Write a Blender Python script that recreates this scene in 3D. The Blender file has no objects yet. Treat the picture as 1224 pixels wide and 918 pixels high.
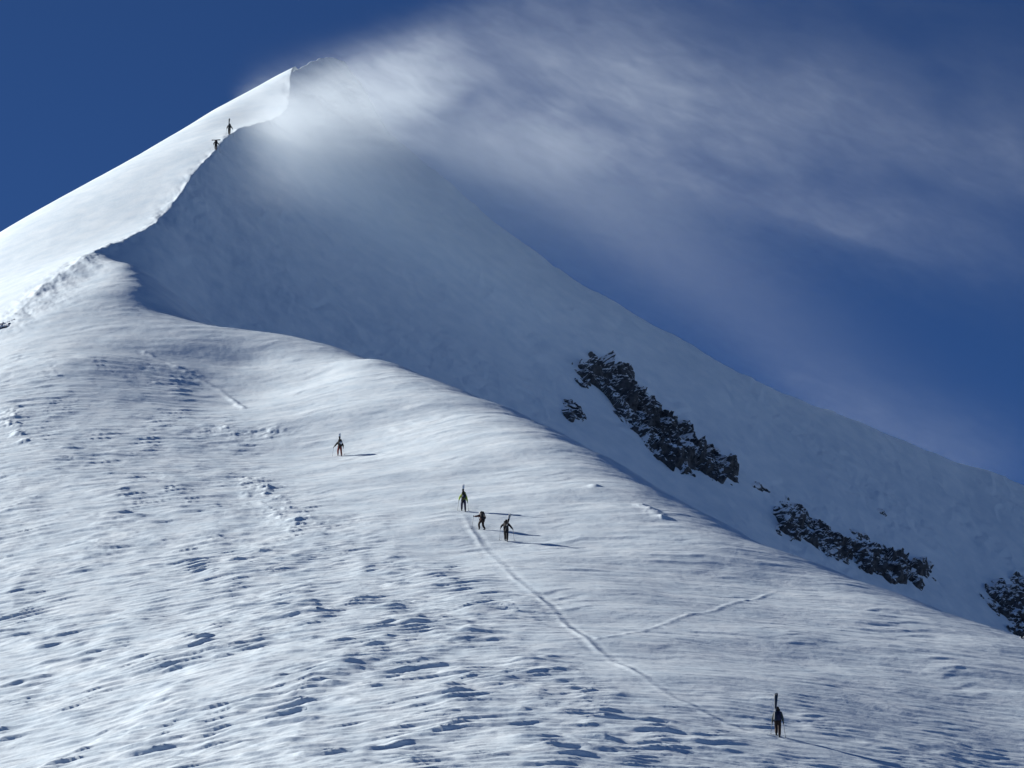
NXC, DYN = 1150, 0.16
import bpy, bmesh, math, random
import numpy as np
from mathutils import Vector, Matrix

random.seed(7)
sc = bpy.context.scene
COL = sc.collection
R_ = math.radians

# ------------------------------------------------------------------ camera
FPX = 4000.0                     # focal length in pixels of a 1224 px wide frame
PITCH = math.atan(1041.0 / FPX)
cam_d = bpy.data.cameras.new('camera')
cam = bpy.data.objects.new('camera', cam_d)
COL.objects.link(cam)
cam_d.sensor_width = 36.0
cam_d.lens = 36.0 * FPX / 1224.0
cam_d.clip_start = 0.5
cam_d.clip_end = 20000
cam.location = (0, 0, 0)
cam.rotation_euler = (math.pi / 2 + PITCH, 0, 0)
sc.camera = cam
CP, SP = math.cos(PITCH), math.sin(PITCH)


def P(u, v, y):
    """world point seen at photograph position (u, v) at ground distance y"""
    a = (u - 612.0) / FPX
    b = (459.0 - v) / FPX
    d = CP - b * SP
    return np.array((a * y / d, y, y * (SP + b * CP) / d))


# ------------------------------------------------------------------ noise
rng = np.random.RandomState(3)
_perm = rng.permutation(256)
_perm = np.concatenate([_perm, _perm])
_ang = rng.rand(256) * 2 * math.pi
_gx, _gy = np.cos(_ang), np.sin(_ang)
_rv = rng.rand(256)


def perlin(x, y, seed=0):
    x = np.asarray(x, float) + seed * 17.37
    y = np.asarray(y, float) + seed * 9.71
    xi = np.floor(x).astype(np.int64)
    yi = np.floor(y).astype(np.int64)
    xf, yf = x - xi, y - yi
    xi &= 255
    yi &= 255
    u = xf * xf * xf * (xf * (xf * 6 - 15) + 10)
    v = yf * yf * yf * (yf * (yf * 6 - 15) + 10)

    def g(ix, iy, fx, fy):
        h = _perm[_perm[ix & 255] + (iy & 255)]
        return _gx[h] * fx + _gy[h] * fy
    n00 = g(xi, yi, xf, yf)
    n10 = g(xi + 1, yi, xf - 1, yf)
    n01 = g(xi, yi + 1, xf, yf - 1)
    n11 = g(xi + 1, yi + 1, xf - 1, yf - 1)
    a = n00 + u * (n10 - n00)
    b = n01 + u * (n11 - n01)
    return (a + v * (b - a)) * 1.5


def fbm(x, y, octaves=4, seed=0):
    s, amp, t = 0.0, 1.0, 0.0
    for i in range(octaves):
        s = s + amp * perlin(x * 2 ** i, y * 2 ** i, seed + i * 3)
        t += amp
        amp *= 0.5
    return s / t


def worley(x, y, seed=0):
    """cell noise: (distance to nearest point, value of that cell)"""
    x = np.asarray(x, float) + seed * 11.3
    y = np.asarray(y, float) + seed * 5.9
    xi = np.floor(x).astype(np.int64)
    yi = np.floor(y).astype(np.int64)
    best = np.full(x.shape, 9.0)
    val = np.zeros(x.shape)
    sx = np.zeros(x.shape)
    sy = np.zeros(x.shape)
    for i in (-1, 0, 1):
        for j in (-1, 0, 1):
            h = _perm[_perm[(xi + i) & 255] + ((yi + j) & 255)]
            px = xi + i + _rv[h]
            py = yi + j + _rv[(h * 7 + 31) & 255]
            d = (px - x) ** 2 + (py - y) ** 2
            m = d < best
            best = np.where(m, d, best)
            val = np.where(m, _rv[(h * 13 + 5) & 255], val)
            sx = np.where(m, x - px, sx)
            sy = np.where(m, y - py, sy)
    return np.sqrt(best), val, sx, sy


def sstep(a, b, x):
    t = np.clip((x - a) / (b - a), 0, 1)
    return t * t * (3 - 2 * t)


# ------------------------------------------------------------------ mountain
# Lee face of the summit: a steep plane  z = R0 - RA*x + RB*y
R0, RA, RB = -246.0, 0.8, 0.8


def zR(x, y):
    return R0 - RA * x + RB * y


def yR(u, v):
    p = P(u, v, 1.0)
    return R0 / (p[2] + RA * p[0] - RB)


def tps_fit(pts):
    pts = np.array(pts, float)
    n = len(pts)
    X = pts[:, :2] / 100.0
    d = np.sqrt(((X[:, None] - X[None]) ** 2).sum(-1))
    K = np.where(d > 0, d * d * np.log(d + 1e-12), 0) + np.eye(n) * 1e-5
    Q = np.hstack([np.ones((n, 1)), X])
    A = np.zeros((n + 3, n + 3))
    A[:n, :n] = K
    A[:n, n:] = Q
    A[n:, :n] = Q.T
    w = np.linalg.solve(A, np.concatenate([pts[:, 2], np.zeros(3)]))

    def ev(x, y):
        x = np.asarray(x, float) / 100.0
        y = np.asarray(y, float) / 100.0
        r = w[n] + w[n + 1] * x + w[n + 2] * y
        for i in range(n):
            q = (x - X[i, 0]) ** 2 + (y - X[i, 1]) ** 2
            r = r + w[i] * 0.5 * q * np.log(q + 1e-12)
        return r
    return ev


# the crest between the sunlit flank and the lee face, top to bottom
RIDGE = [(349, 85), (347, 105), (343, 130), (325, 142), (300, 150), (275, 161), (259, 178), (240, 197),
         (222, 222), (203, 250), (180, 268), (150, 285), (100, 306), (50, 345), (0, 387)]
ridge3 = [P(u, v, yR(u, v)) for u, v in RIDGE]
off = [(-45, -56, 18.5 * 1.0), ]
lpts = [tuple(p) for p in ridge3]
for u, v, y in [(0, 278, 460), (50, 252, 467), (100, 225, 475), (180, 178, 489), (250, 135, 499), (300, 108, 503)]:
    p = P(u, v, y)
    lpts.append(tuple(p))
    lpts.append((p[0], p[1] + 25, p[2] + 3.0))
    lpts.append((p[0], p[1] + 70, p[2] - 12))
e = ridge3[-1]
lpts += [(e[0] - 40, e[1] - 35, e[2] - 30), (e[0] - 60, e[1] + 50, e[2] - 12), (e[0] - 90, e[1] + 110, e[2] - 30),
         (e[0] - 120, e[1] - 40, e[2] - 75)]
t = ridge3[0]
lpts += [(t[0] + 8, t[1] + 8, t[2] + 6.0), (t[0] + 40, t[1] + 30, t[2] + 12), (t[0], t[1] + 35, t[2] + 5)]
zL = tps_fit(lpts)

# the near slope: a broad shoulder that rolls over towards the right
FP = [
    (0, 918, 200), (300, 918, 184), (612, 918, 178), (930, 918, 185), (930, 880, 193), (1224, 918, 197),
    (0, 820, 224), (0, 700, 259), (300, 800, 212), (300, 700, 247), (612, 800, 207), (612, 720, 232),
    (0, 560, 304), (0, 480, 336), (100, 430, 352), (200, 500, 329), (200, 430, 358), (100, 360, 383), (200, 600, 284),
    (604, 648, 260), (554, 612, 272), (405, 546, 311), (300, 480, 341), (300, 600, 284), (450, 700, 242),
    (300, 430, 362), (110, 330, 396), (150, 315, 399), (172, 345, 389), (380, 450, 351), (480, 500, 323), (500, 560, 296),
    (612, 560, 294), (700, 600, 276), (720, 700, 240), (800, 800, 208),
    (930, 800, 215), (930, 700, 251), (1080, 760, 233), (1224, 850, 213), (1080, 850, 206), (1150, 790, 226),
    (760, 640, 263), (840, 640, 264),
]
fp = [tuple(P(*q)) for q in FP]
# the rim of the shoulder; behind it the ground drops into a hollow
RIM = [(225, 388, 375), (320, 405, 369), (395, 418, 364), (450, 432, 352), (520, 458, 340), (600, 489, 326), (650, 510, 318), (720, 546, 305), (800, 592, 289),
       (860, 622, 279), (950, 665, 265), (1020, 695, 256), (1100, 722, 253), (1224, 762, 243)]
for k, (u, v, y) in enumerate(RIM):
    p = P(u, v, y)
    s = min(1.0, 0.05 + k * 0.11)
    fp.append(tuple(p))
    fp.append((p[0] + 1.5, p[1] + 14, p[2] + 0.23 * 14 - 2.2 * s))
    fp.append((p[0] + 3, p[1] + 38, p[2] - 9 * s + 3))
    if k % 2 == 0:
        fp.append((p[0] + 8, p[1] + 80, p[2] - 22 * s - 2))
for (u, v) in [(180, 268), (150, 285), (100, 306), (50, 345), (0, 387)]:
    p = P(u, v, yR(u, v))
    fp.append((p[0], p[1], p[2] - 0.1))
    fp.append((p[0] + 2, p[1] + 40, p[2] + 25))
fp += [(0, 100, 3), (-60, 100, 2), (60, 100, 1), (0, 20, -4), (-40, 20, -5), (40, 20, -6), (-90, 200, 26), (-120, 300, 45),
       (80, 200, 22), (100, 260, 18), (-100, 370, 88), (120, 330, -5), (60, 300, 33)]
zF = tps_fit(fp)

# the far skyline of the lee face
CREST = [(349, 84), (370, 73), (392, 64), (412, 72), (432, 98), (465, 156), (500, 186), (600, 268), (700, 338),
         (780, 384), (850, 424), (900, 450), (1000, 493), (1100, 534), (1224, 578), (1400, 650)]
cr3 = np.array([P(u, v, yR(u, v)) for u, v in CREST])


def smax(a, b, k):
    h = np.clip(0.5 + 0.5 * (a - b) / k, 0, 1)
    return b + (a - b) * h + k * h * (1 - h)


def z_base(x, y):
    x = np.asarray(x, float)
    y = np.asarray(y, float)
    F = zF(x, y)
    # broad swells on the lee face
    R = zR(x, y) + 0.9 * perlin(x / 22.0, y / 34.0, 5) * sstep(-30, 0, x)
    R = R - 5.0 * sstep(-45, -54, x)
    M = smax(F, R, 5.0)
    yc = np.interp(x, cr3[:, 0], cr3[:, 1])
    zc = np.interp(x, cr3[:, 0], cr3[:, 2])
    B = zc - 0.75 * (y - yc) + np.where(x < cr3[0, 0], 400.0, 0.0)
    M = -smax(-M, -B, 2.0)
    L = zL(x, y)
    z = np.minimum(M, L)
    # far away and off to the sides: fall to the glacier floor
    far = sstep(560, 900, y) + sstep(170, 420, np.abs(x)) + sstep(0, 160, -y)
    far = np.clip(far, 0, 1)
    low = -60 + 40 * fbm(x / 400.0, y / 400.0, 3, 9)
    zz = np.where(np.isfinite(z), z, low)
    zz = np.clip(zz, -150, 260)
    return zz * (1 - far) + low * far


def raycast(u, v, fn, y0=150.0, y1=600.0, n=1800):
    ys = np.linspace(y0, y1, n)
    a = (u - 612.0) / FPX
    b = (459.0 - v) / FPX
    d = CP - b * SP
    xs = a * ys / d
    zs = ys * (SP + b * CP) / d
    g = fn(xs, ys) - zs
    i = np.argmax(g > 0)
    if not g[i] > 0:
        return None
    lo, hi = ys[max(i - 1, 0)], ys[i]
    for _ in range(30):
        m = 0.5 * (lo + hi)
        if fn(np.array([a * m / d]), np.array([m]))[0] - m * (SP + b * CP) / d > 0:
            hi = m
        else:
            lo = m
    return P(u, v, hi)


def ground_line(pix):
    return np.array([raycast(u, v, z_base)[:2] for u, v in pix])


def poly_dist(x, y, line):
    """distance to a polyline and signed side"""
    best = np.full(np.shape(x), 1e9)
    side = np.zeros(np.shape(x))
    for (ax, ay), (bx, by) in zip(line[:-1], line[1:]):
        dx, dy = bx - ax, by - ay
        L2 = dx * dx + dy * dy
        tt = np.clip(((x - ax) * dx + (y - ay) * dy) / L2, 0, 1)
        qx, qy = x - ax - tt * dx, y - ay - tt * dy
        dd = np.sqrt(qx * qx + qy * qy)
        m = dd < best
        best = np.where(m, dd, best)
        side = np.where(m, np.sign(dx * qy - dy * qx), side)
    return best, side


# edge of the wind-carved part of the near slope
ROUGH = ground_line([(-20, 425), (120, 425), (230, 455), (300, 500), (350, 560), (400, 620), (470, 650), (560, 700),
                     (640, 745), (720, 790), (860, 852), (1000, 880), (1240, 900)])
TRACK = ground_line([(553, 614), (562, 632), (575, 650), (590, 668), (612, 692), (640, 712), (668, 738), (690, 760), (712, 775), (735, 790), (765, 808),
                     (800, 832), (850, 856), (890, 871), (922, 881)])
TRACK2 = ground_line([(172, 420), (215, 442), (262, 464), (292, 488)])
SPUR = ground_line([(712, 768), (760, 756), (830, 735), (900, 716), (940, 704)])
LUMPS = ground_line([(300, 575), (318, 590), (330, 608), (352, 622), (372, 633)])
LUMPS2 = ground_line([(265, 515), (290, 520), (320, 518)])
LIP = ground_line([(768, 604), (776, 609), (790, 619)])
LIP2 = ground_line([(697, 580), (712, 584)])
SMOOTH = ground_line([(930, 880)])[0]
LIP3 = ground_line([(8, 490), (14, 510), (28, 528)])


def saw(p, steep=0.22):
    """0..1 wave that climbs quickly and sinks slowly"""
    f = p - np.floor(p)
    up = sstep(0, steep, f)
    dn = 1 - np.clip((f - steep) / (1 - steep), 0, 1)
    return np.where(f < steep, up, dn * dn * 0.3 + dn * 0.7)


def detail(x, y):
    x = np.asarray(x, float)
    y = np.asarray(y, float)
    near = (y > 140) & (y < 560) & (np.abs(x) < 110)
    if not near.any():
        return np.zeros(x.shape)
    o = np.zeros(x.shape)
    xx, yy = x[near], y[near]
    o[near] = _detail(xx, yy)
    return o


def _detail(x, y):
    yb = np.interp(x, ROUGH[:, 0], ROUGH[:, 1])
    yb = yb + 14 * perlin(x / 9.0, y / 20.0, 21)
    rough = 1 - sstep(-16, 14, y - yb)
    # where the ground belongs to the lee face or the sunlit flank: only soft forms
    F = zF(x, y)
    isF = sstep(-1.0, 1.5, F - zR(x, y)) * (1 - sstep(-0.5, 0.5, zb_minus_L(x, y)))
    s = x / np.maximum(y, 1)
    g = y - 0.12 * x
    w1 = perlin(x / 9.0, y / 11.0, 31)
    w2 = perlin(x / 3.6, y / 4.5, 32)
    w3 = perlin(x / 1.6, y / 2.2, 33)
    patch = sstep(-0.50, 0.10, fbm(x / 7.5, g / 13.0, 3, 41))
    calm = sstep(-0.30, 0.10, fbm(x / 9.0, g / 18.0, 3, 43))
    h = np.zeros(x.shape)
    a1 = sstep(-0.50, 0.45, perlin(x / 4.2, g / 1.35, 51) + 0.1 * w3)
    a2 = sstep(-0.55, 0.45, perlin(x / 3.2, g / 0.95, 52) + 0.1 * w3)
    a3 = sstep(-0.45, 0.45, perlin(x / 1.7, g / 0.6, 53))
    h += 0.18 * a1 * saw(g / 2.15 + 0.8 * w1 + 0.40 * w2 + 0.06 * w3, 0.13) * patch
    h += 0.145 * a2 * saw(g / 1.2 + 1.0 * w1 + 0.45 * w2 + 0.08 * w3 + 0.3, 0.22) * (0.3 + 0.7 * patch)
    h += 0.10 * a3 * saw(g / 0.70 + 1.0 * w2 + 0.15 * w3, 0.38)
    h += 0.09 * fbm(x / 3.0, g / 1.6, 4, 61) + 0.20 * fbm(x / 8.0, g / 8.0, 2, 66)
    h *= (0.58 + 0.42 * calm)
    wide = sstep(10, 25, x) * 0.08
    h = h * (1 - 0.25 * sstep(262, 330, y)) * (1 + 0.35 * np.exp(-((y - 222) / 30.0) ** 2) * sstep(-34, -12, x) * sstep(12, 2, x))
    h = h * np.maximum(rough, 0.13 + wide)
    h = h * (1 - 0.75 * np.exp(-((x - SMOOTH[0] - 2.5) / 4.5) ** 2 - ((y - SMOOTH[1] + 1) / 4.0) ** 2))
    # smooth part of the shoulder: faint wind ripples
    q = 0.06 * saw(g / 2.6 + 1.2 * w1 + 0.5 * w2, 0.3) * sstep(-0.2, 0.4, perlin(x / 9, g / 3.5, 55))
    q += 0.12 * fbm(x / 5.5, g / 2.2, 5, 63) + 0.30 * perlin(x / 16.0, g / 7.0, 64)
    h += q * (1 - rough * 0.5)
    # tracks
    d, sd = poly_dist(x, y, TRACK)
    jit = 1 + 0.5 * perlin(x / 0.8, y / 1.6, 71)
    br = 0.5 + 0.8 * sstep(-0.3, 0.4, perlin(x / 3.0, y / 6.0, 73))
    h += np.where(d < 6, (0.032 * np.exp(-(d / 0.20) ** 2) - 0.02 * np.exp(-((d - 0.5) / 0.22) ** 2) * np.where(sd < 0, 0.3, 1.0)) * jit * br, 0)
    d, sd = poly_dist(x, y, TRACK2)
    h += np.where(d < 6, 0.08 * np.exp(-(d / 0.35) ** 2) * jit * br, 0)
    d, sd = poly_dist(x, y, SPUR)
    h += np.where(d < 6, 0.040 * np.exp(-(d / 0.24) ** 2) * jit * sstep(0, 7, np.hypot(x - SPUR[-1, 0], y - SPUR[-1, 1])), 0)
    for ln, amp, wd in ((LUMPS, 0.30, 1.8), (LUMPS2, 0.26, 2.2), (LIP, 0.40, 0.6), (LIP2, 0.22, 0.7), (LIP3, 0.3, 1.4)):
        d, sd = poly_dist(x, y, ln)
        h += np.where(d < 8, amp * np.exp(-(d / wd) ** 2) * (0.3 + 1.5 * np.maximum(0, fbm(x / 1.8, y / 2.0, 4, 72))), 0)
    hF = h
    # lee face: low undulation and faint scarps
    hR = 0.75 * fbm(x / 9.0, y / 13.0, 5, 81) + 0.30 * fbm(x / 1.6 - y / 4.0, y / 3.0, 3, 82) * sstep(-0.2, 0.4, fbm(x / 14.0, y / 14.0, 2, 85)) + 0.22 * saw(y / 6.0 - x / 9.0 + 1.5 * perlin(x / 6, y / 9, 83), 0.3) * sstep(0.0, 0.5, perlin(x / 7, y / 8, 84))
    # rim notches of the crest
    hL = 0.10 * fbm(x / 8.0, y / 12.0, 3, 91)
    cd = np.abs(zb_minus_L(x, y))
    notch = 0.34 * fbm(x / 1.9 + y / 5.0, y / 3.0, 5, 95) * np.exp(-(cd / 1.2) ** 2)
    onL = 1 - sstep(-0.5, 0.5, zb_minus_L(x, y))
    onL = 1 - onL
    return hF * isF + hR * (1 - isF) * (1 - onL) + hL * onL + notch


def zb_minus_L(x, y):
    """positive where the sunlit flank is the surface"""
    return smax(zF(x, y), zR(x, y) - 5.0 * sstep(-45, -54, x), 5.0) - zL(x, y)


def z_full(x, y):
    return z_base(x, y) + detail(x, y)


def mesh_grid(name, X, Y, Z, mat, smooth=True):
    ny, nx = X.shape
    co = np.empty((ny * nx, 3), np.float32)
    co[:, 0] = X.ravel()
    co[:, 1] = Y.ravel()
    co[:, 2] = Z.ravel()
    idx = np.arange(ny * nx, dtype=np.int32).reshape(ny, nx)
    q = np.stack([idx[:-1, :-1], idx[:-1, 1:], idx[1:, 1:], idx[1:, :-1]], -1).reshape(-1, 4)
    me = bpy.data.meshes.new(name)
    me.vertices.add(len(co))
    me.vertices.foreach_set('co', co.ravel())
    me.loops.add(q.size)
    me.loops.foreach_set('vertex_index', q.ravel())
    me.polygons.add(len(q))
    me.polygons.foreach_set('loop_start', np.arange(0, q.size, 4, dtype=np.int32))
    me.update(calc_edges=True)
    me.polygons.foreach_set('use_smooth', np.full(len(q), smooth))
    me.materials.append(mat)
    o = bpy.data.objects.new(name, me)
    COL.objects.link(o)
    return o


# ------------------------------------------------------------------ materials
def nodes_of(m):
    m.use_nodes = True
    nt = m.node_tree
    for n in list(nt.nodes):
        nt.nodes.remove(n)
    return nt


def N(nt, kind, **kw):
    n = nt.nodes.new(kind)
    for k, v in kw.items():
        if k in n.inputs.keys():
            n.inputs[k].default_value = v
        else:
            setattr(n, k, v)
    return n


def snow_material():
    m = bpy.data.materials.new('snow')
    nt = nodes_of(m)
    out = N(nt, 'ShaderNodeOutputMaterial')
    p = N(nt, 'ShaderNodeBsdfPrincipled', Roughness=0.55)
    p.inputs['Specular IOR Level'].default_value = 0.25
    nt.links.new(p.outputs[0], out.inputs[0])
    tc = N(nt, 'ShaderNodeTexCoord')
    n1 = N(nt, 'ShaderNodeTexNoise', Scale=0.35, Detail=6.0, Roughness=0.6)
    nt.links.new(tc.outputs['Object'], n1.inputs['Vector'])
    cr = N(nt, 'ShaderNodeValToRGB')
    cr.color_ramp.elements[0].position = 0.3
    cr.color_ramp.elements[0].color = (0.67, 0.77, 0.845, 1)
    cr.color_ramp.elements[1].position = 0.7
    cr.color_ramp.elements[1].color = (0.83, 0.893, 0.93, 1)
    nt.links.new(n1.outputs[0], cr.inputs[0])
    nt.links.new(cr.outputs[0], p.inputs['Base Color'])
    mp = N(nt, 'ShaderNodeMapping')
    mp.inputs['Scale'].default_value = (1.6, 2.2, 3.0)
    nt.links.new(tc.outputs['Object'], mp.inputs[0])
    n2 = N(nt, 'ShaderNodeTexNoise', Scale=1.0, Detail=5.0, Roughness=0.65)
    nt.links.new(mp.outputs[0], n2.inputs['Vector'])
    b = N(nt, 'ShaderNodeBump', Strength=0.35, Distance=0.12)
    nt.links.new(n2.outputs[0], b.inputs['Height'])
    nt.links.new(b.outputs[0], p.inputs['Normal'])
    return m


SNOW = snow_material()

# ------------------------------------------------------------------ terrain mesh
score = np.linspace(-0.152, 0.152, NXC)
wing = 0.152 + np.cumsum(np.geomspace(0.001, 0.9, 46))
sv = np.concatenate([-wing[::-1], score, wing])
yn = np.concatenate([np.linspace(-400, 145, 60)[:-1], np.arange(145, 176, 0.5), np.arange(176, 262, DYN), np.arange(262, 345, DYN * 1.6),
                     np.arange(345, 455, DYN * 2.6), np.arange(455, 570, DYN * 1.7), 570 + np.cumsum(np.geomspace(0.6, 700, 60))])
S, Y = np.meshgrid(sv, yn)
X = S * (np.maximum(Y, 30) + 60)
Z = z_base(X, Y) + detail(X, Y)
terrain = mesh_grid('mountain_terrain', X, Y, Z, SNOW)
terrain['kind'] = 'structure'
terrain['label'] = 'snow covered mountain slope rising to a corniced summit ridge'
del X, Y, S

# ------------------------------------------------------------------ light
SUN = Vector((-5.5, 2.7, 2.95)).normalized()
sun_d = bpy.data.lights.new('sun', 'SUN')
sun_d.energy = 5.0
sun_d.angle = R_(0.53)
sun_d.color = (1.0, 0.985, 0.93)
sun = bpy.data.objects.new('sun', sun_d)
COL.objects.link(sun)
sun.rotation_euler = SUN.to_track_quat('Z', 'Y').to_euler()
w = bpy.data.worlds.new('World')
sc.world = w
w.use_nodes = True
nt = w.node_tree
bg = nt.nodes['Background']
sky = nt.nodes.new('ShaderNodeTexSky')
sky.sky_type = 'NISHITA'
sky.sun_disc = False
sky.sun_elevation = math.asin(SUN.z)
sky.sun_rotation = math.atan2(SUN.x, SUN.y)
sky.altitude = 4500
sky.air_density = 0.73
sky.dust_density = 0.0
sky.ozone_density = 10.0
nt.links.new(sky.outputs[0], bg.inputs[0])
bg.inputs[1].default_value = 0.05

sc.view_settings.view_transform = 'Standard'
sc.view_settings.look = 'None'
sc.view_settings.exposure = 0.56
sc.view_settings.gamma = 1.0
sc.render.engine = 'CYCLES'
sc.cycles.use_denoising = True
sc.cycles.volume_bounces = 3
sc.cycles.max_bounces = 6
sc.cycles.diffuse_bounces = 2

# ------------------------------------------------------------------ blowing snow
class V_:
    """tiny expression helper for shader math"""
    def __init__(s, nt, sock):
        s.nt, s.s = nt, sock

    def _op(s, op, *o, clamp=False):
        n = s.nt.nodes.new('ShaderNodeMath')
        n.operation = op
        n.use_clamp = clamp
        for i, q in enumerate((s,) + o):
            if isinstance(q, V_):
                s.nt.links.new(q.s, n.inputs[i])
            else:
                n.inputs[i].default_value = q
        return V_(s.nt, n.outputs[0])

    def __add__(s, o): return s._op('ADD', o)
    def __sub__(s, o): return s._op('SUBTRACT', o)
    def __mul__(s, o): return s._op('MULTIPLY', o)
    def __truediv__(s, o): return s._op('DIVIDE', o)
    def pow(s, o): return s._op('POWER', o)
    def clamp(s): return s._op('ADD', 0.0, clamp=True)
    def maxi(s, o): return s._op('MAXIMUM', o)
    def mini(s, o): return s._op('MINIMUM', o)
    def exp(s): return s._op('EXPONENT')
    def neg(s): return s * -1.0

    def smooth(s, a, b):
        t = ((s - a) / (b - a)).clamp()
        return t * t * (t * -2.0 + 3.0)


def gauss(v, c, w):
    q = (v - c) / w
    return (q * q).neg().exp()


_m = (cr3[:, 0] > -15) & (cr3[:, 0] < 85)
CZ = [float(q_) for q_ in np.polyfit(cr3[_m, 0], cr3[_m, 2], 2)]
CY = [float(q_) for q_ in np.polyfit(cr3[_m, 0], cr3[_m, 1], 2)]
print('CREST', CZ, CY)


def plume_material():
    m = bpy.data.materials.new('blowing_snow')
    nt = nodes_of(m)
    out = N(nt, 'ShaderNodeOutputMaterial')
    pv = N(nt, 'ShaderNodeVolumePrincipled')
    pv.inputs['Color'].default_value = (0.90, 0.96, 1.0, 1)
    pv.inputs['Anisotropy'].default_value = 0.25
    nt.links.new(pv.outputs[0], out.inputs['Volume'])
    tc = N(nt, 'ShaderNodeTexCoord')
    sp = N(nt, 'ShaderNodeSeparateXYZ')
    nt.links.new(tc.outputs['Object'], sp.inputs[0])
    x, y, z = (V_(nt, sp.outputs[i]) for i in range(3))

    def noise(scale, detail, rough, rot=0.0, dist=0.0, off=(0, 0, 0)):
        mp = N(nt, 'ShaderNodeMapping')
        mp.inputs['Rotation'].default_value = (0, rot, 0)
        mp.inputs['Location'].default_value = off
        nt.links.new(tc.outputs['Object'], mp.inputs[0])
        mp2 = N(nt, 'ShaderNodeMapping')
        mp2.inputs['Scale'].default_value = scale
        nt.links.new(mp.outputs[0], mp2.inputs[0])
        n = N(nt, 'ShaderNodeTexNoise', Scale=1.0, Detail=detail, Roughness=rough, Distortion=dist)
        nt.links.new(mp2.outputs[0], n.inputs['Vector'])
        return V_(nt, n.outputs[0])
    big = noise((1 / 26., 1 / 20., 1 / 12.), 3.0, 0.55, R_(-10), 0.4)
    fib = noise((1 / 6.5, 1 / 4.5, 1 / 2.0), 8.0, 0.74, R_(-24), 0.9, (30, 5, 2))
    # main plume carried from the crest to the right
    xr = (x + 40.0).maxi(0.0)
    zc = xr * -0.06 + 161.5
    wz_up = (xr * 0.34 + 7.0).mini(18.0)
    wz_dn = xr * 0.03 + 10.5
    dz = z - zc
    up = gauss(dz.maxi(0.0) / wz_up, 0.0, 1.0)
    dn = gauss(dz.mini(0.0) / wz_dn, 0.0, 1.0)
    py = gauss(y, 473.0, 11.0)
    front = (x + 42.0).mini(x + 31.0 - (z - 171.0) * 2.0)
    along = front.smooth(0.0, 11.0) * (xr / -38.0).exp()
    tex = (big * 2.0 - 0.58).maxi(0.03) * (fib.smooth(0.34, 0.70) * 1.1 + 0.26)
    main = up * dn * py * along * tex * D_MAIN
    # thin sheet sliding down the lee face and along its far edge
    d = (z + 246.0 + x * 0.8 - y * 0.8) / 1.51
    sheet = gauss(d, 3.0, 6.5) * x.smooth(-48.0, -28.0) * z.smooth(112.0, 166.0) * (z.smooth(184.0, 168.0)) * front.smooth(2.0, 12.0) * (fib * 0.9 + 0.25) * D_SHEET
    sheet = sheet * ((xr / -28.0).exp())
    # low drift that smokes along the far edge of the face
    zr = x * x * CZ[0] + x * CZ[1] + CZ[2]
    yr = x * x * CY[0] + x * CY[1] + CY[2]
    veil = gauss(z - zr, -1.0, 8.0) * gauss(y - yr, 0.0, 9.0) * x.smooth(-22.0, -6.0) * (xr / -80.0).exp() * (fib.smooth(0.35, 0.7) + 0.35) * D_VEIL
    dens = main + sheet + veil
    # fade to nothing before the container ends
    dens = dens * x.smooth(-52.0, -44.0) * (x.smooth(112.0, 90.0)) * z.smooth(100.0, 110.0)
    nt.links.new(dens.s, pv.inputs['Density'])
    return m


D_MAIN, D_SHEET, D_VEIL = 0.27, 0.055, 0.022
bm = bmesh.new()
bmesh.ops.create_cube(bm, size=1.0)
for v_ in bm.verts:
    v_.co = Vector((32 + v_.co.x * 168, 495 + v_.co.y * 116, 162 + v_.co.z * 122))
me = bpy.data.meshes.new('blowing_snow_plume')
bm.to_mesh(me)
bm.free()
pm = plume_material()
me.materials.append(pm)
plume = bpy.data.objects.new('blowing_snow_plume', me)
COL.objects.link(plume)
plume['kind'] = 'stuff'
plume['label'] = 'plume of blowing snow streaming to the right off the summit ridge'
plume['category'] = 'blowing snow'
sc.cycles.volume_step_rate = 0.5
sc.cycles.volume_max_steps = 256

# ------------------------------------------------------------------ rock outcrops


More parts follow.
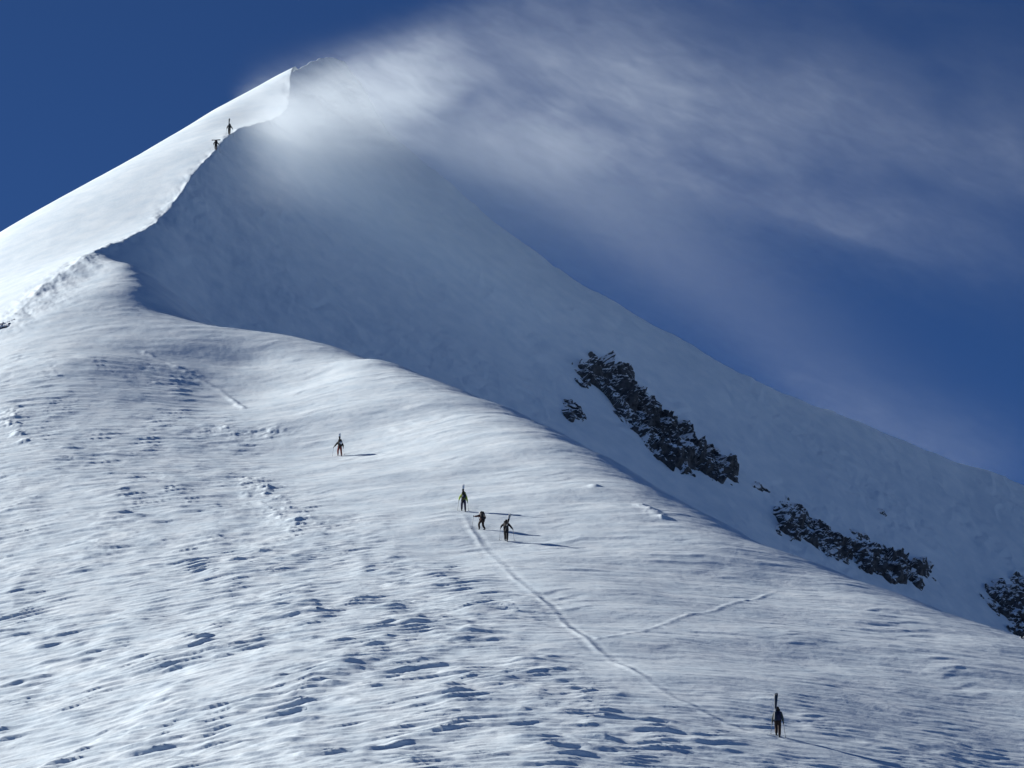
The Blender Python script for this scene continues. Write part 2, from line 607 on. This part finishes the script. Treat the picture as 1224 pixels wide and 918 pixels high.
def rock_material():
    m = bpy.data.materials.new('snowy_rock')
    nt = nodes_of(m)
    out = N(nt, 'ShaderNodeOutputMaterial')
    p = N(nt, 'ShaderNodeBsdfPrincipled', Roughness=0.85)
    nt.links.new(p.outputs[0], out.inputs[0])
    tc = N(nt, 'ShaderNodeTexCoord')
    n1 = N(nt, 'ShaderNodeTexNoise', Scale=1.3, Detail=6.0, Roughness=0.65)
    nt.links.new(tc.outputs['Object'], n1.inputs['Vector'])
    cr = N(nt, 'ShaderNodeValToRGB')
    cr.color_ramp.elements[0].position = 0.35
    cr.color_ramp.elements[0].color = (0.012, 0.015, 0.02, 1)
    cr.color_ramp.elements[1].position = 0.7
    cr.color_ramp.elements[1].color = (0.10, 0.103, 0.11, 1)
    nt.links.new(n1.outputs[0], cr.inputs[0])
    ge = N(nt, 'ShaderNodeNewGeometry')
    sp = N(nt, 'ShaderNodeSeparateXYZ')
    nt.links.new(ge.outputs['Normal'], sp.inputs[0])
    n2 = N(nt, 'ShaderNodeTexNoise', Scale=0.36, Detail=5.0, Roughness=0.7)
    nt.links.new(tc.outputs['Object'], n2.inputs['Vector'])
    nz = V_(nt, sp.outputs[2])
    f = (nz + (V_(nt, n2.outputs[0]) - 0.5) * 1.9).smooth(SNOW_A, SNOW_A + 0.10)
    mx = N(nt, 'ShaderNodeMix')
    mx.data_type = 'RGBA'
    nt.links.new(f.s, mx.inputs[0])
    nt.links.new(cr.outputs[0], mx.inputs[6])
    mx.inputs[7].default_value = (0.78, 0.83, 0.88, 1)
    nt.links.new(mx.outputs[2], p.inputs['Base Color'])
    n3 = N(nt, 'ShaderNodeTexNoise', Scale=3.0, Detail=5.0, Roughness=0.7)
    nt.links.new(tc.outputs['Object'], n3.inputs['Vector'])
    b = N(nt, 'ShaderNodeBump', Strength=0.6, Distance=0.25)
    nt.links.new(n3.outputs[0], b.inputs['Height'])
    nt.links.new(b.outputs[0], p.inputs['Normal'])
    return m


SNOW_A = 0.43
ROCK = rock_material()
NR = np.array((0.8, -0.8, 1.0))
NR /= np.linalg.norm(NR)


def outcrop(pix, label, height=2.2, res=0.13, rough=1.6, seed=0):
    pl = ground_line(pix)
    cx, cy = pl.mean(0)
    x0, x1 = pl[:, 0].min() - 2.5, pl[:, 0].max() + 2.5
    y0, y1 = pl[:, 1].min() - 2.5, pl[:, 1].max() + 2.5
    xs = np.arange(x0, x1, res)
    ys = np.arange(y0, y1, res)
    X, Y = np.meshgrid(xs, ys)
    wx = X + rough * fbm(X / 2.6, Y / 2.6, 4, 101 + seed)
    wy = Y + rough * fbm(X / 2.6, Y / 2.6, 4, 107 + seed)
    closed = np.vstack([pl, pl[:1]])
    d, _ = poly_dist(wx, wy, closed)
    inside = np.zeros(X.shape, bool)
    for (ax, ay), (bx, by) in zip(closed[:-1], closed[1:]):
        c = (ay > wy) != (by > wy)
        inside ^= c & (wx < (bx - ax) * (wy - ay) / ((by - ay) if abs(by - ay) > 1e-9 else 1e-9) + ax)
    sd = np.where(inside, d, -d)
    h = np.clip(sd / 1.1, -1, 1) * 0.45
    core = sstep(0, 2.0, sd)
    j = np.zeros(X.shape)
    for sc_, am in ((3.6, 1.25), (1.7, 0.6), (0.8, 0.20)):
        ax = X / sc_ + 0.5 * perlin(X / sc_, Y / sc_, 3)
        ay = Y / sc_ * 1.2 + 0.5 * perlin(X / sc_, Y / sc_, 4)
        dd, vv, sx, sy = worley(ax, ay, seed + int(sc_ * 10))
        # every cell is a tilted block
        j += am * (vv + (sx * (_rv[(vv * 255).astype(int)] - 0.5) + sy * (vv - 0.3)) * 1.3)
    h = h + (j - 0.55) * height * 0.55 * (0.25 + 0.75 * core) * (sd > -0.3)
    h = h + 2.3 * fbm(X / 3.0 + 9, Y / 3.0, 4, 113 + seed) * height / 2.0 - 0.22
    h = np.where(sd < -0.3, -0.8, h)
    Z = z_full(X, Y)
    me_o = mesh_grid('rock_outcrop', X + NR[0] * h - cx, Y + NR[1] * h - cy, Z + NR[2] * h, ROCK, smooth=False)
    # keep only the cells that stand proud of the snow
    keep = sd > -0.9
    k = keep[:-1, :-1] | keep[1:, :-1] | keep[:-1, 1:] | keep[1:, 1:]
    b = bmesh.new()
    b.from_mesh(me_o.data)
    b.faces.ensure_lookup_table()
    kf = k.ravel()
    bmesh.ops.delete(b, geom=[f for f in b.faces if not kf[f.index]], context='FACES')
    zb = float(z_full(np.array([cx]), np.array([cy]))[0])
    for v in b.verts:
        v.co.z -= zb
    b.to_mesh(me_o.data)
    b.free()
    me_o.location = (cx, cy, zb)
    me_o['label'] = label
    me_o['category'] = 'rock outcrop'
    me_o['group'] = 'rock outcrops on the shaded face'
    return me_o


outcrop([(683, 441), (700, 430), (725, 430), (747, 440), (768, 462), (790, 490), (815, 508), (838, 526), (862, 546), (884, 566), (888, 578),
         (860, 576), (830, 568), (800, 558), (778, 542), (760, 520), (742, 500), (733, 488), (712, 474), (692, 458)],
        'largest dark rock band, long and snow dusted, slanting across the shaded face', seed=1)
outcrop([(664, 487), (675, 474), (687, 475), (697, 488), (702, 502), (676, 500)],
        'small dark rock at the upper left foot of the long rock band', height=1.6, seed=2)
outcrop([(926, 606), (942, 594), (958, 604), (978, 624), (1005, 640), (1050, 656), (1084, 664), (1112, 674), (1110, 688),
         (1092, 706), (1050, 690), (1000, 668), (955, 648), (925, 636)],
        'broken rock band half hidden behind the edge of the sunlit slope', height=1.8, seed=3)
outcrop([(1173, 706), (1186, 696), (1202, 700), (1214, 690), (1250, 686), (1275, 700), (1270, 790), (1225, 770), (1205, 748), (1180, 728)],
        'dark rock cut off by the right edge of the picture', height=1.8, seed=4)
outcrop([(1043, 608), (1053, 605), (1062, 614), (1050, 618)], 'tiny isolated rock alone in the snow above the broken band', height=0.9, seed=5, rough=0.7)
outcrop([(893, 570), (905, 576), (920, 586), (906, 590), (896, 582)], 'faint little rock patch just below the end of the long band',
        height=0.7, seed=6, rough=0.9)
outcrop([(926, 588), (940, 590), (950, 596), (938, 598)], 'thin rock scrap just above the start of the broken rock band',
        height=0.7, seed=11, rough=0.6)
outcrop([(1010, 628), (1030, 634), (1052, 646), (1040, 650), (1020, 640)], 'faint rock scraps on the upper edge of the broken band',
        height=0.7, seed=12, rough=0.9)
outcrop([(1136, 679), (1147, 680), (1146, 684), (1137, 684)], 'smallest rock speck, between the broken band and the right edge rock',
        height=0.6, seed=7, rough=0.5)
outcrop([(-15, 392), (5, 383), (20, 381), (16, 390), (2, 396), (-12, 404)], 'grey rock sliver poking out at the foot of the sunlit flank by the left edge',
        height=0.8, seed=8, rough=0.7)

# ------------------------------------------------------------------ climbers


def plain(name, col, rough=0.8, vary=0.25, scale=6.0):
    m = bpy.data.materials.new(name)
    nt = nodes_of(m)
    out = N(nt, 'ShaderNodeOutputMaterial')
    p = N(nt, 'ShaderNodeBsdfPrincipled', Roughness=rough)
    p.inputs['Specular IOR Level'].default_value = 0.3
    nt.links.new(p.outputs[0], out.inputs[0])
    tc = N(nt, 'ShaderNodeTexCoord')
    n1 = N(nt, 'ShaderNodeTexNoise', Scale=scale, Detail=4.0)
    nt.links.new(tc.outputs['Object'], n1.inputs['Vector'])
    cr = N(nt, 'ShaderNodeValToRGB')
    cr.color_ramp.elements[0].position = 0.3
    cr.color_ramp.elements[0].color = tuple(c * (1 - vary) for c in col) + (1,)
    cr.color_ramp.elements[1].position = 0.7
    cr.color_ramp.elements[1].color = tuple(min(1, c * (1 + vary)) for c in col) + (1,)
    nt.links.new(n1.outputs[0], cr.inputs[0])
    nt.links.new(cr.outputs[0], p.inputs['Base Color'])
    return m


MAT = {
    'skin': plain('skin', (0.42, 0.25, 0.18), 0.6, 0.08),
    'black': plain('black_cloth', (0.012, 0.013, 0.017)),
    'navy': plain('navy_cloth', (0.014, 0.018, 0.055)),
    'slate': plain('slate_cloth', (0.05, 0.07, 0.075)),
    'lime': plain('yellow_green_cloth', (0.42, 0.55, 0.10)),
    'olive': plain('olive_cloth', (0.09, 0.11, 0.03)),
    'brown': plain('red_brown_cloth', (0.20, 0.05, 0.04)),
    'maroon': plain('maroon_cloth', (0.06, 0.014, 0.02)),
    'darkbrown': plain('dark_brown_cloth', (0.022, 0.012, 0.011)),
    'tan': plain('tan_cloth', (0.32, 0.24, 0.18)),
    'white': plain('white_plastic', (0.75, 0.77, 0.8), 0.35, 0.05),
    'grey': plain('grey_plastic', (0.25, 0.27, 0.3), 0.4, 0.1),
    'alu': plain('pole_metal', (0.12, 0.12, 0.13), 0.35, 0.05),
    'blueski': plain('dark_blue_ski', (0.02, 0.035, 0.06), 0.35, 0.2),
    'eye': plain('dark_eye', (0.01, 0.01, 0.01), 0.2, 0.0),
    'hair': plain('dark_hair', (0.03, 0.02, 0.015), 0.8, 0.2),
}


def link_mesh(name, me, mat, parent):
    me.name = name
    me.materials.clear()
    me.materials.append(MAT[mat])
    for p in me.polygons:
        p.use_smooth = True
    o = bpy.data.objects.new(name, me)
    COL.objects.link(o)
    if parent is not None:
        o.parent = parent
    return o


def skin(name, chains, mat, parent, sub=1):
    """chains: lists of (point, radius); chains that start at an existing point join it"""
    verts, rad, edges = [], [], []

    def vid(p, r):
        for i, q in enumerate(verts):
            if (Vector(q) - Vector(p)).length < 1e-5:
                return i
        verts.append(tuple(p))
        rad.append(r)
        return len(verts) - 1
    for ch in chains:
        prev = None
        for p, r in ch:
            i = vid(p, r)
            if prev is not None and prev != i:
                edges.append((prev, i))
            prev = i
    me = bpy.data.meshes.new(name + '_sk')
    me.from_pydata(verts, edges, [])
    o = bpy.data.objects.new('tmp', me)
    COL.objects.link(o)
    md = o.modifiers.new('s', 'SKIN')
    md.use_smooth_shade = True
    for i, sv_ in enumerate(me.skin_vertices[0].data):
        r = rad[i]
        sv_.radius = r if isinstance(r, tuple) else (r, r)
        sv_.use_root = (i == 0)
    if sub:
        o.modifiers.new('u', 'SUBSURF').levels = sub
    bpy.context.view_layer.update()
    dg = bpy.context.evaluated_depsgraph_get()
    res = bpy.data.meshes.new_from_object(o.evaluated_get(dg))
    bpy.data.objects.remove(o)
    return link_mesh(name, res, mat, parent)


def ik(a, b, l1, l2, hint):
    """middle joint between a and b"""
    a, b = Vector(a), Vector(b)
    d = b - a
    L = min(d.length, (l1 + l2) * 0.999)
    u = d.normalized()
    c = (l1 * l1 - l2 * l2 + L * L) / (2 * L)
    hh = math.sqrt(max(l1 * l1 - c * c, 0))
    h = Vector(hint) - u * Vector(hint).dot(u)
    return a + u * c + h.normalized() * hh


def box_mesh(name, size, centre, mat, parent, bevel=0.03, taper=1.0, rot=None):
    b = bmesh.new()
    bmesh.ops.create_cube(b, size=1.0)
    for v in b.verts:
        k = taper if v.co.z > 0 else 1.0
        v.co = Vector((v.co.x * size[0] * k, v.co.y * size[1] * k, v.co.z * size[2]))
    bmesh.ops.bevel(b, geom=list(b.edges), offset=bevel, segments=3, affect='EDGES')
    if rot is not None:
        bmesh.ops.transform(b, matrix=rot, verts=b.verts)
    bmesh.ops.translate(b, vec=Vector(centre), verts=b.verts)
    me = bpy.data.meshes.new(name)
    b.to_mesh(me)
    b.free()
    return link_mesh(name, me, mat, parent)


def tube_between(name, a, b, r1, r2, mat, parent, seg=8):
    a, b = Vector(a), Vector(b)
    m = bmesh.new()
    bmesh.ops.create_cone(m, cap_ends=True, segments=seg, radius1=r1, radius2=r2, depth=(b - a).length)
    q = (b - a).to_track_quat('Z', 'Y').to_matrix().to_4x4()
    bmesh.ops.transform(m, matrix=Matrix.Translation((a + b) / 2) @ q, verts=m.verts)
    me = bpy.data.meshes.new(name)
    m.to_mesh(me)
    m.free()
    return link_mesh(name, me, mat, parent)


def root(name, loc, yaw, label, cat, group):
    o = bpy.data.objects.new(name, None)
    o.empty_display_size = 0.2
    COL.objects.link(o)
    o.location = loc
    o.rotation_euler = (0, 0, yaw)
    o['label'] = label
    o['category'] = cat
    o['group'] = group
    return o


def hand_chains(wrist, d, side, grow=0.0):
    """palm, four unequal curled fingers and a thumb, closing on a pole grip"""
    d = Vector(d).normalized()
    up = Vector((0, 0.25, 1)).normalized()
    lat = d.cross(up).normalized() * side
    up = lat.cross(d).normalized() * side
    w_ = Vector(wrist)
    palm = w_ + d * 0.05
    ch = [[(w_, 0.028 + grow), (palm, (0.034 + grow, 0.022 + grow))]]
    for k, L in enumerate((0.034, 0.040, 0.037, 0.029)):
        o = up * (0.027 - 0.018 * k)
        b = palm + d * 0.03 + o
        c = b + d * L * 0.75 - lat * 0.008
        e = c + d * L * 0.25 - lat * L * 0.8
        f = e - d * L * 0.45 - lat * 0.006
        ch.append([(palm, (0.034 + grow, 0.022 + grow)), (b, 0.009 + grow), (c, 0.0085 + grow), (e, 0.008 + grow), (f, 0.007 + grow)])
    t0 = w_ + d * 0.025 + up * 0.028
    ch.append([(palm, (0.034 + grow, 0.022 + grow)), (t0, 0.011 + grow), (t0 + d * 0.03 + up * 0.012 - lat * 0.016, 0.009 + grow),
               (t0 + d * 0.045 - lat * 0.036, 0.008 + grow)])
    return ch


def climber(u, v, yaw, label, gl, H=1.78, lean=0.18, step=0.25, width=0.11, hl=(-0.42, 0.15, 0.95), hr=(0.42, 0.15, 0.95),
            jacket='black', trousers='black', hat='black', pack='black', pack_label='', lid=None, skis=None, ski_label='', ski_mode='up', ski_dz=0.0, dark_tail=False,
            poles=(True, True), pole_labels=('', ''), crouch=0.05, panel=None, hat_kind='beanie', yr=None):
    base = raycast(u, v, z_full)
    k = H / 1.78
    loc = Vector(base)
    cy_, sy_ = math.cos(yaw), math.sin(yaw)

    def gz(lx, ly):
        wx = loc.x + lx * cy_ - ly * sy_
        wy = loc.y + lx * sy_ + ly * cy_
        return float(z_full(np.array([wx]), np.array([wy]))[0]) - loc.z
    rt = root('person', loc, yaw, label, 'person', 'climbers on the mountain')
    # joints
    fl = Vector((-width, step * 0.5, gz(-width, step * 0.5)))
    fr = Vector((width, -step * 0.5, gz(width, -step * 0.5)))
    zg = (fl.z + fr.z) / 2
    hip = Vector((0, -0.02, zg + (0.95 - crouch) * k))
    ax = Vector((0, math.sin(lean), math.cos(lean)))
    waist, chest, neck0 = hip + ax * 0.14 * k, hip + ax * 0.36 * k, hip + ax * 0.53 * k
    hx = Vector((0, math.sin(lean * 0.5), math.cos(lean * 0.5)))
    neck1 = neck0 + hx * 0.07 * k
    jaw, skull = neck1 + hx * 0.06 * k + Vector((0, 0.02, 0)), neck1 + hx * 0.13 * k
    crown = skull + hx * 0.06 * k
    legs, arms = [], []
    for s, f in ((-1, fl), (1, fr)):
        hj = hip + Vector((0.095 * s, 0, -0.02)) * k
        ank = f + Vector((0, -0.03, 0.10))
        kn = ik(hj, ank, 0.43 * k, 0.42 * k, (0.05 * s, 1, 0.1))
        legs.append((hj, kn, ank, f))
    for s, hd in ((-1, hl), (1, hr)):
        sh = neck0 + Vector((0.18 * s, 0, -0.045)) * k
        wr = Vector((hd[0], hd[1], hd[2] + zg)) * 1.0
        if (wr - sh).length > 0.54 * k:
            wr = sh + (wr - sh).normalized() * 0.54 * k
        el = ik(sh, wr, 0.29 * k, 0.26 * k, (0.35 * s, -0.8, -0.3))
        arms.append((sh, el, wr, s))

    def torso(g):
        return [[(hip, (0.145 * k + g, 0.105 * k + g)), (waist, (0.125 * k + g, 0.095 * k + g)), (chest, (0.15 * k + g, 0.11 * k + g)),
                 (neck0, (0.10 * k + g, 0.075 * k + g))]]

    def arm(a, g, hand=True):
        sh, el, wr, s = a
        return [(neck0, (0.10 * k + g, 0.075 * k + g)), (sh, 0.060 * k + g), (sh.lerp(el, 0.5), 0.050 * k + g), (el, 0.041 * k + g),
                (el.lerp(wr, 0.5), 0.038 * k + g), (wr, 0.028 * k + g * 0.8)]

    def leg(l, g):
        hj, kn, ank, f = l
        return [(hip, (0.145 * k + g, 0.105 * k + g)), (hj, 0.088 * k + g), (hj.lerp(kn, 0.5), 0.078 * k + g), (kn, 0.056 * k + g),
                (kn.lerp(ank, 0.4), 0.056 * k + g), (ank, 0.038 * k + g)]
    ch = torso(0.0) + [[(neck0, (0.10 * k, 0.075 * k)), (neck1, 0.055 * k), (jaw, (0.062 * k, 0.07 * k)), (skull, (0.077 * k, 0.09 * k)),
                        (crown, (0.062 * k, 0.075 * k))]]
    for a in arms:
        ch.append(arm(a, 0.0))
        d = (a[2] - a[1])
        ch += hand_chains(a[2], d, a[3])
    for l in legs:
        ch.append(leg(l, 0.0) + [(l[3] + Vector((0, -0.02, 0.05)), 0.04 * k), (l[3] + Vector((0, 0.13, 0.035)), 0.03 * k)])
    # nose and ears grow out of the head
    ch.append([(jaw, (0.062 * k, 0.07 * k)), (jaw.lerp(skull, 0.45) + Vector((0, 0.085 * k, 0)), 0.016 * k), (jaw.lerp(skull, 0.35) + Vector((0, 0.10 * k, 0)), 0.012 * k)])
    for s in (-1, 1):
        ch.append([(skull, (0.077 * k, 0.09 * k)), (skull + Vector((0.08 * s * k, -0.01, -0.02)), 0.015 * k), (skull + Vector((0.088 * s * k, -0.015, -0.035)), 0.01 * k)])
    body = skin('body', ch, 'skin', rt)
    for s in (-1, 1):
        e_ = skull + Vector((0.03 * s * k, 0.082 * k, -0.01))
        tube_between('eye', e_ - Vector((0, 0.008, 0)), e_ + Vector((0, 0.004, 0)), 0.011 * k, 0.006 * k, 'eye', body)
    m_ = jaw + Vector((0, 0.066 * k, 0.0))
    tube_between('mouth', m_ - Vector((0.02 * k, 0, 0)), m_ + Vector((0.02 * k, 0, 0)), 0.005 * k, 0.005 * k, 'maroon', body)
    jk = torso(0.06)
    jk[0] = [(hip - ax * 0.06, (0.15 * k + 0.03, 0.115 * k + 0.03))] + jk[0]
    jk.append([(neck0, (0.10 * k + 0.03, 0.075 * k + 0.03)), (neck1, 0.072 * k)])
    for a in arms:
        jk.append(arm(a, 0.042))
    skin('jacket', jk, jacket, rt)
    tr = []
    for l in legs:
        tr.append(leg(l, 0.042))
    skin('trousers', tr, trousers, rt)
    for l in legs:
        f = l[3]
        skin('boot', [[(l[2] + Vector((0, 0, 0.10)), 0.062), (l[2], 0.058), (f + Vector((0, -0.03, 0.05)), (0.05, 0.05)),
                       (f + Vector((0, 0.08, 0.045)), (0.05, 0.042)), (f + Vector((0, 0.19, 0.04)), (0.045, 0.034))]], 'black', rt)
    for a in arms:
        gch = hand_chains(a[2], a[2] - a[1], a[3], 0.006)
        skin('glove', [[(a[2] - (a[2] - a[1]).normalized() * 0.05, 0.042), (a[2], 0.034)]] + gch, 'black', rt)
    # head wear
    hm = bmesh.new()
    bmesh.ops.create_uvsphere(hm, u_segments=20, v_segments=12, radius=1.0)
    bmesh.ops.delete(hm, geom=[q for q in hm.verts if q.co.z < -0.25], context='VERTS')
    sz = (0.115, 0.13, 0.125) if hat_kind == 'helmet' else (0.10, 0.112, 0.125)
    for q in hm.verts:
        zz = q.co.z
        drop = -0.35 * max(0, -q.co.y) * (1 if zz < 0.1 else 0)
        q.co = Vector((q.co.x * sz[0] * k, q.co.y * sz[1] * k, (zz + drop) * sz[2] * k)) + skull + Vector((0, -0.008, 0.02))
    bmesh.ops.solidify(hm, geom=list(hm.faces), thickness=0.012)
    hme = bpy.data.meshes.new('hat')
    hm.to_mesh(hme)
    hm.free()
    link_mesh('helmet' if hat_kind == 'helmet' else 'beanie', hme, hat, rt)

    rotl = Matrix.Rotation(-lean, 4, 'X')

    def on_back(px, py, pz):
        """point in the frame of the back: px right, py behind, pz up from the hip"""
        return hip + Vector((px, 0, 0)) + ax * pz + Vector((0, -math.cos(lean), math.sin(lean))) * py
    out = [rt]
    M = Matrix.Translation(loc) @ Matrix.Rotation(yaw, 4, 'Z')
    if pack:
        pb = on_back(0, 0.22, -0.02)
        pr = root('backpack', M @ pb, yaw, pack_label, 'backpack', 'backpacks worn by the climbers')
        c = lambda a_, b_, d_: on_back(a_, b_, d_) - pb
        box_mesh('bag', (0.42, 0.27, 0.58), c(0, 0.25, 0.27), pack, pr, 0.06, 0.95, rotl)
        box_mesh('lid', (0.35, 0.27, 0.15), c(0, 0.245, 0.60), lid or pack, pr, 0.045, 0.9, rotl)
        box_mesh('front_pocket', (0.24, 0.07, 0.30), c(0.02, 0.385, 0.24), panel or pack, pr, 0.025, 0.9, rotl)
        for s in (-1, 1):
            sc_ = [(c(0.10 * s, 0.15, 0.50), 0.018), (c(0.11 * s, 0.02, 0.56), 0.018), (c(0.115 * s, -0.14, 0.46), 0.018), (c(0.12 * s, -0.17, 0.30), 0.016),
                   (c(0.155 * s, -0.05, 0.12), 0.014), (c(0.13 * s, 0.14, 0.06), 0.014)]
            skin('shoulder_strap', [sc_], 'black', pr, 1)
    if skis:
        off_ = {'up': (-0.10, 0.42, 0.50), 'upright': (0.11, 0.40, 0.40), 'across': (0.0, 0.42, 0.52)}[ski_mode]
        sb = on_back(off_[0], off_[1], off_[2] + ski_dz)
        L = {'up': 1.68, 'upright': 1.55, 'across': 1.3}[ski_mode]
        tilt = {'up': 0.06, 'upright': 0.22, 'across': 1.45}[ski_mode]
        sr = root('ski_pair', M @ sb, yaw, ski_label, 'skis', 'skis strapped to backpacks')
        for s in (0, 1):
            b = bmesh.new()
            n = 24
            rows = []
            for i in range(n + 1):
                t_ = i / n
                z_ = (t_ - (0.36 if ski_mode != 'across' else 0.5)) * L
                wd = 0.072 - 0.016 * math.sin(math.pi * min(1, t_ / 0.95))
                if t_ > 0.90:
                    wd *= max(0.12, math.sqrt(max(0, 1 - ((t_ - 0.90) / 0.10) ** 2)))
                if t_ < 0.03:
                    wd *= 0.8
                bend = 0.10 * max(0, (t_ - 0.86) / 0.14) ** 2 + 0.006 * math.sin(math.pi * t_)
                th = 0.011
                yb_ = -(0.030 * s) - 0.006
                xo_ = 0.0
                dirn = -1 if s else 1
                row = [b.verts.new((sx * wd, yb_ + dirn * (-bend) * 0.7 + sy * th, z_)) for sx, sy in ((-1, -1), (1, -1), (1, 1), (-1, 1))]
                rows.append(row)
            for r1, r2 in zip(rows[:-1], rows[1:]):
                for q in range(4):
                    b.faces.new((r1[q], r1[(q + 1) % 4], r2[(q + 1) % 4], r2[q]))
            b.faces.new(rows[0])
            b.faces.new(rows[-1][::-1])
            bmesh.ops.recalc_face_normals(b, faces=b.faces)
            bmesh.ops.transform(b, matrix=rotl @ Matrix.Rotation(tilt + (-0.04 if s else 0.04), 4, 'Y'), verts=b.verts)
            sm = bpy.data.meshes.new('ski')
            b.to_mesh(sm)
            b.free()
            so = link_mesh('ski', sm, skis, sr)
            if dark_tail:
                sm.materials.append(MAT['black'])
                for pl_ in sm.polygons:
                    vz = sum(sm.vertices[i_].co.z for i_ in pl_.vertices) / len(pl_.vertices)
                    pl_.material_index = 1 if vz < 0.36 - ski_dz else 0
            box_mesh('binding', (0.07, 0.05, 0.20), (0, -0.05 - 0.05 * s if not s else 0.03, 0.02), 'grey', so, 0.012, 0.9, rotl @ Matrix.Rotation(tilt + (-0.04 if s else 0.04), 4, 'Y'))
    for a, on, lab, s in zip(arms, poles, pole_labels, (-1, 1)):
        if not on:
            continue
        hp = a[2] + (a[2] - a[1]).normalized() * 0.075
        tx, ty = hp.x + 0.10 * s, hp.y + (0.10 if s < 0 else 0.02)
        tip = Vector((tx, ty, gz(tx, ty) - 0.03))
        topp = hp + (hp - tip).normalized() * 0.08
        po = root('trekking_pole', M @ tip, yaw, lab, 'pole', 'poles held by the climbers')
        tube_between('shaft', (0, 0, 0), topp - tip, 0.009, 0.013, 'alu', po)
        up_ = (topp - tip).normalized()
        tube_between('grip', hp - tip - up_ * 0.06, topp - tip + up_ * 0.01, 0.017, 0.020, 'black', po)
        tube_between('basket', up_ * 0.05, up_ * 0.065, 0.05, 0.035, 'black', po, 12)
    return rt


Y_ = R_
climber(930, 880, Y_(-8), 'climber lowest on the slope in slate jacket, seen from behind beneath tall dark skis', 0, lean=0.12, step=0.28, width=0.10,
        hl=(-0.34, 0.10, 0.80), hr=(0.32, 0.08, 0.84), jacket='slate', trousers='darkbrown', hat='black', pack='navy', lid='black', panel='navy',
        pack_label='large navy backpack on the lowest climber, at the bottom right', skis='blueski',
        ski_label='dark blue skis rising above the lowest climber at the bottom right',
        pole_labels=('left hand pole of the lowest climber at the bottom right', 'right hand pole of the lowest climber at the bottom right'))
climber(554, 611, Y_(6), 'climber in a yellow green jacket, highest of the close group of three', 0, H=1.8, lean=0.2, step=0.42, width=0.13,
        hl=(-0.36, 0.2, 1.0), hr=(0.34, 0.1, 0.85), jacket='lime', trousers='navy', hat='black', pack='olive', panel='navy',
        pack_label='olive backpack on the climber in the yellow green jacket', skis='white', ski_dz=-0.28, dark_tail=True,
        ski_label='white skis above the climber in the yellow green jacket',
        pole_labels=('left hand pole of the climber in yellow green', 'right hand pole of the climber in yellow green'))
climber(576, 633, Y_(38), 'stooping climber in white helmet with one arm out, middle of the group of three', 0, H=1.62, lean=0.42, step=0.4,
        width=0.12, hl=(-0.5, 0.36, 1.1), hr=(0.34, 0.2, 0.8), jacket='maroon', trousers='darkbrown', hat='white', hat_kind='helmet', pack='black',
        panel='tan', pack_label='black backpack with tan panel on the stooping climber in the white helmet', crouch=0.1,
        pole_labels=('pole in the outstretched hand of the stooping climber', 'right hand pole of the stooping climber'))
climber(605, 647, Y_(-4), 'climber all in black, lowest of the close group of three', 0, H=1.8, lean=0.15, step=0.25, width=0.09,
        hl=(-0.44, 0.1, 1.12), hr=(0.50, 0.15, 1.02), jacket='black', trousers='black', hat='black', pack='black',
        pack_label='black backpack on the climber all in black', skis='grey', ski_mode='upright', ski_dz=-0.15, dark_tail=True,
        ski_label='thin grey skis leaning out to the right above the climber all in black',
        pole_labels=('left hand pole of the climber all in black', 'right hand pole of the climber all in black'))
climber(406, 545, Y_(14), 'lone climber in red brown trousers and black jacket, higher than the group of three', 0, H=1.74, lean=0.3, step=0.45,
        width=0.13, hl=(-0.52, 0.25, 0.9), hr=(0.36, 0.1, 0.9), jacket='black', trousers='brown', hat='black', pack='black', panel='white',
        pack_label='black backpack with white patch on the climber in red brown trousers', skis='white', ski_dz=-0.32, dark_tail=True,
        ski_label='white skis on the lone climber in red brown trousers',
        pole_labels=('left hand pole of the climber in red brown trousers', 'right hand pole of the climber in red brown trousers'))
climber(274, 161, Y_(8), 'upper of the two dark climbers on the summit ridge, with upright skis', 0, H=1.78, lean=0.1, step=0.3, width=0.07,
        hl=(-0.36, 0.1, 0.95), hr=(0.50, 0.1, 0.9), jacket='black', trousers='black', hat='black', pack='black',
        pack_label='black backpack on the upper climber of the summit ridge', skis='slate', ski_dz=-0.1,
        ski_label='upright grey skis on the upper climber of the summit ridge',
        pole_labels=('left hand pole of the upper ridge climber', 'right hand pole of the upper ridge climber'))
climber(258, 179, Y_(10), 'lower of the two dark climbers on the summit ridge, bent forward', 0, H=1.66, lean=0.4, step=0.3, width=0.08,
        hl=(-0.3, 0.3, 0.95), hr=(0.46, 0.05, 0.85), jacket='black', trousers='black', hat='black', pack='black', crouch=0.08,
        pack_label='black backpack on the lower climber of the summit ridge', skis='black', ski_mode='across',
        ski_label='dark skis lying crosswise on the lower climber of the summit ridge',
        pole_labels=('left hand pole of the lower ridge climber', 'right hand pole of the lower ridge climber'))
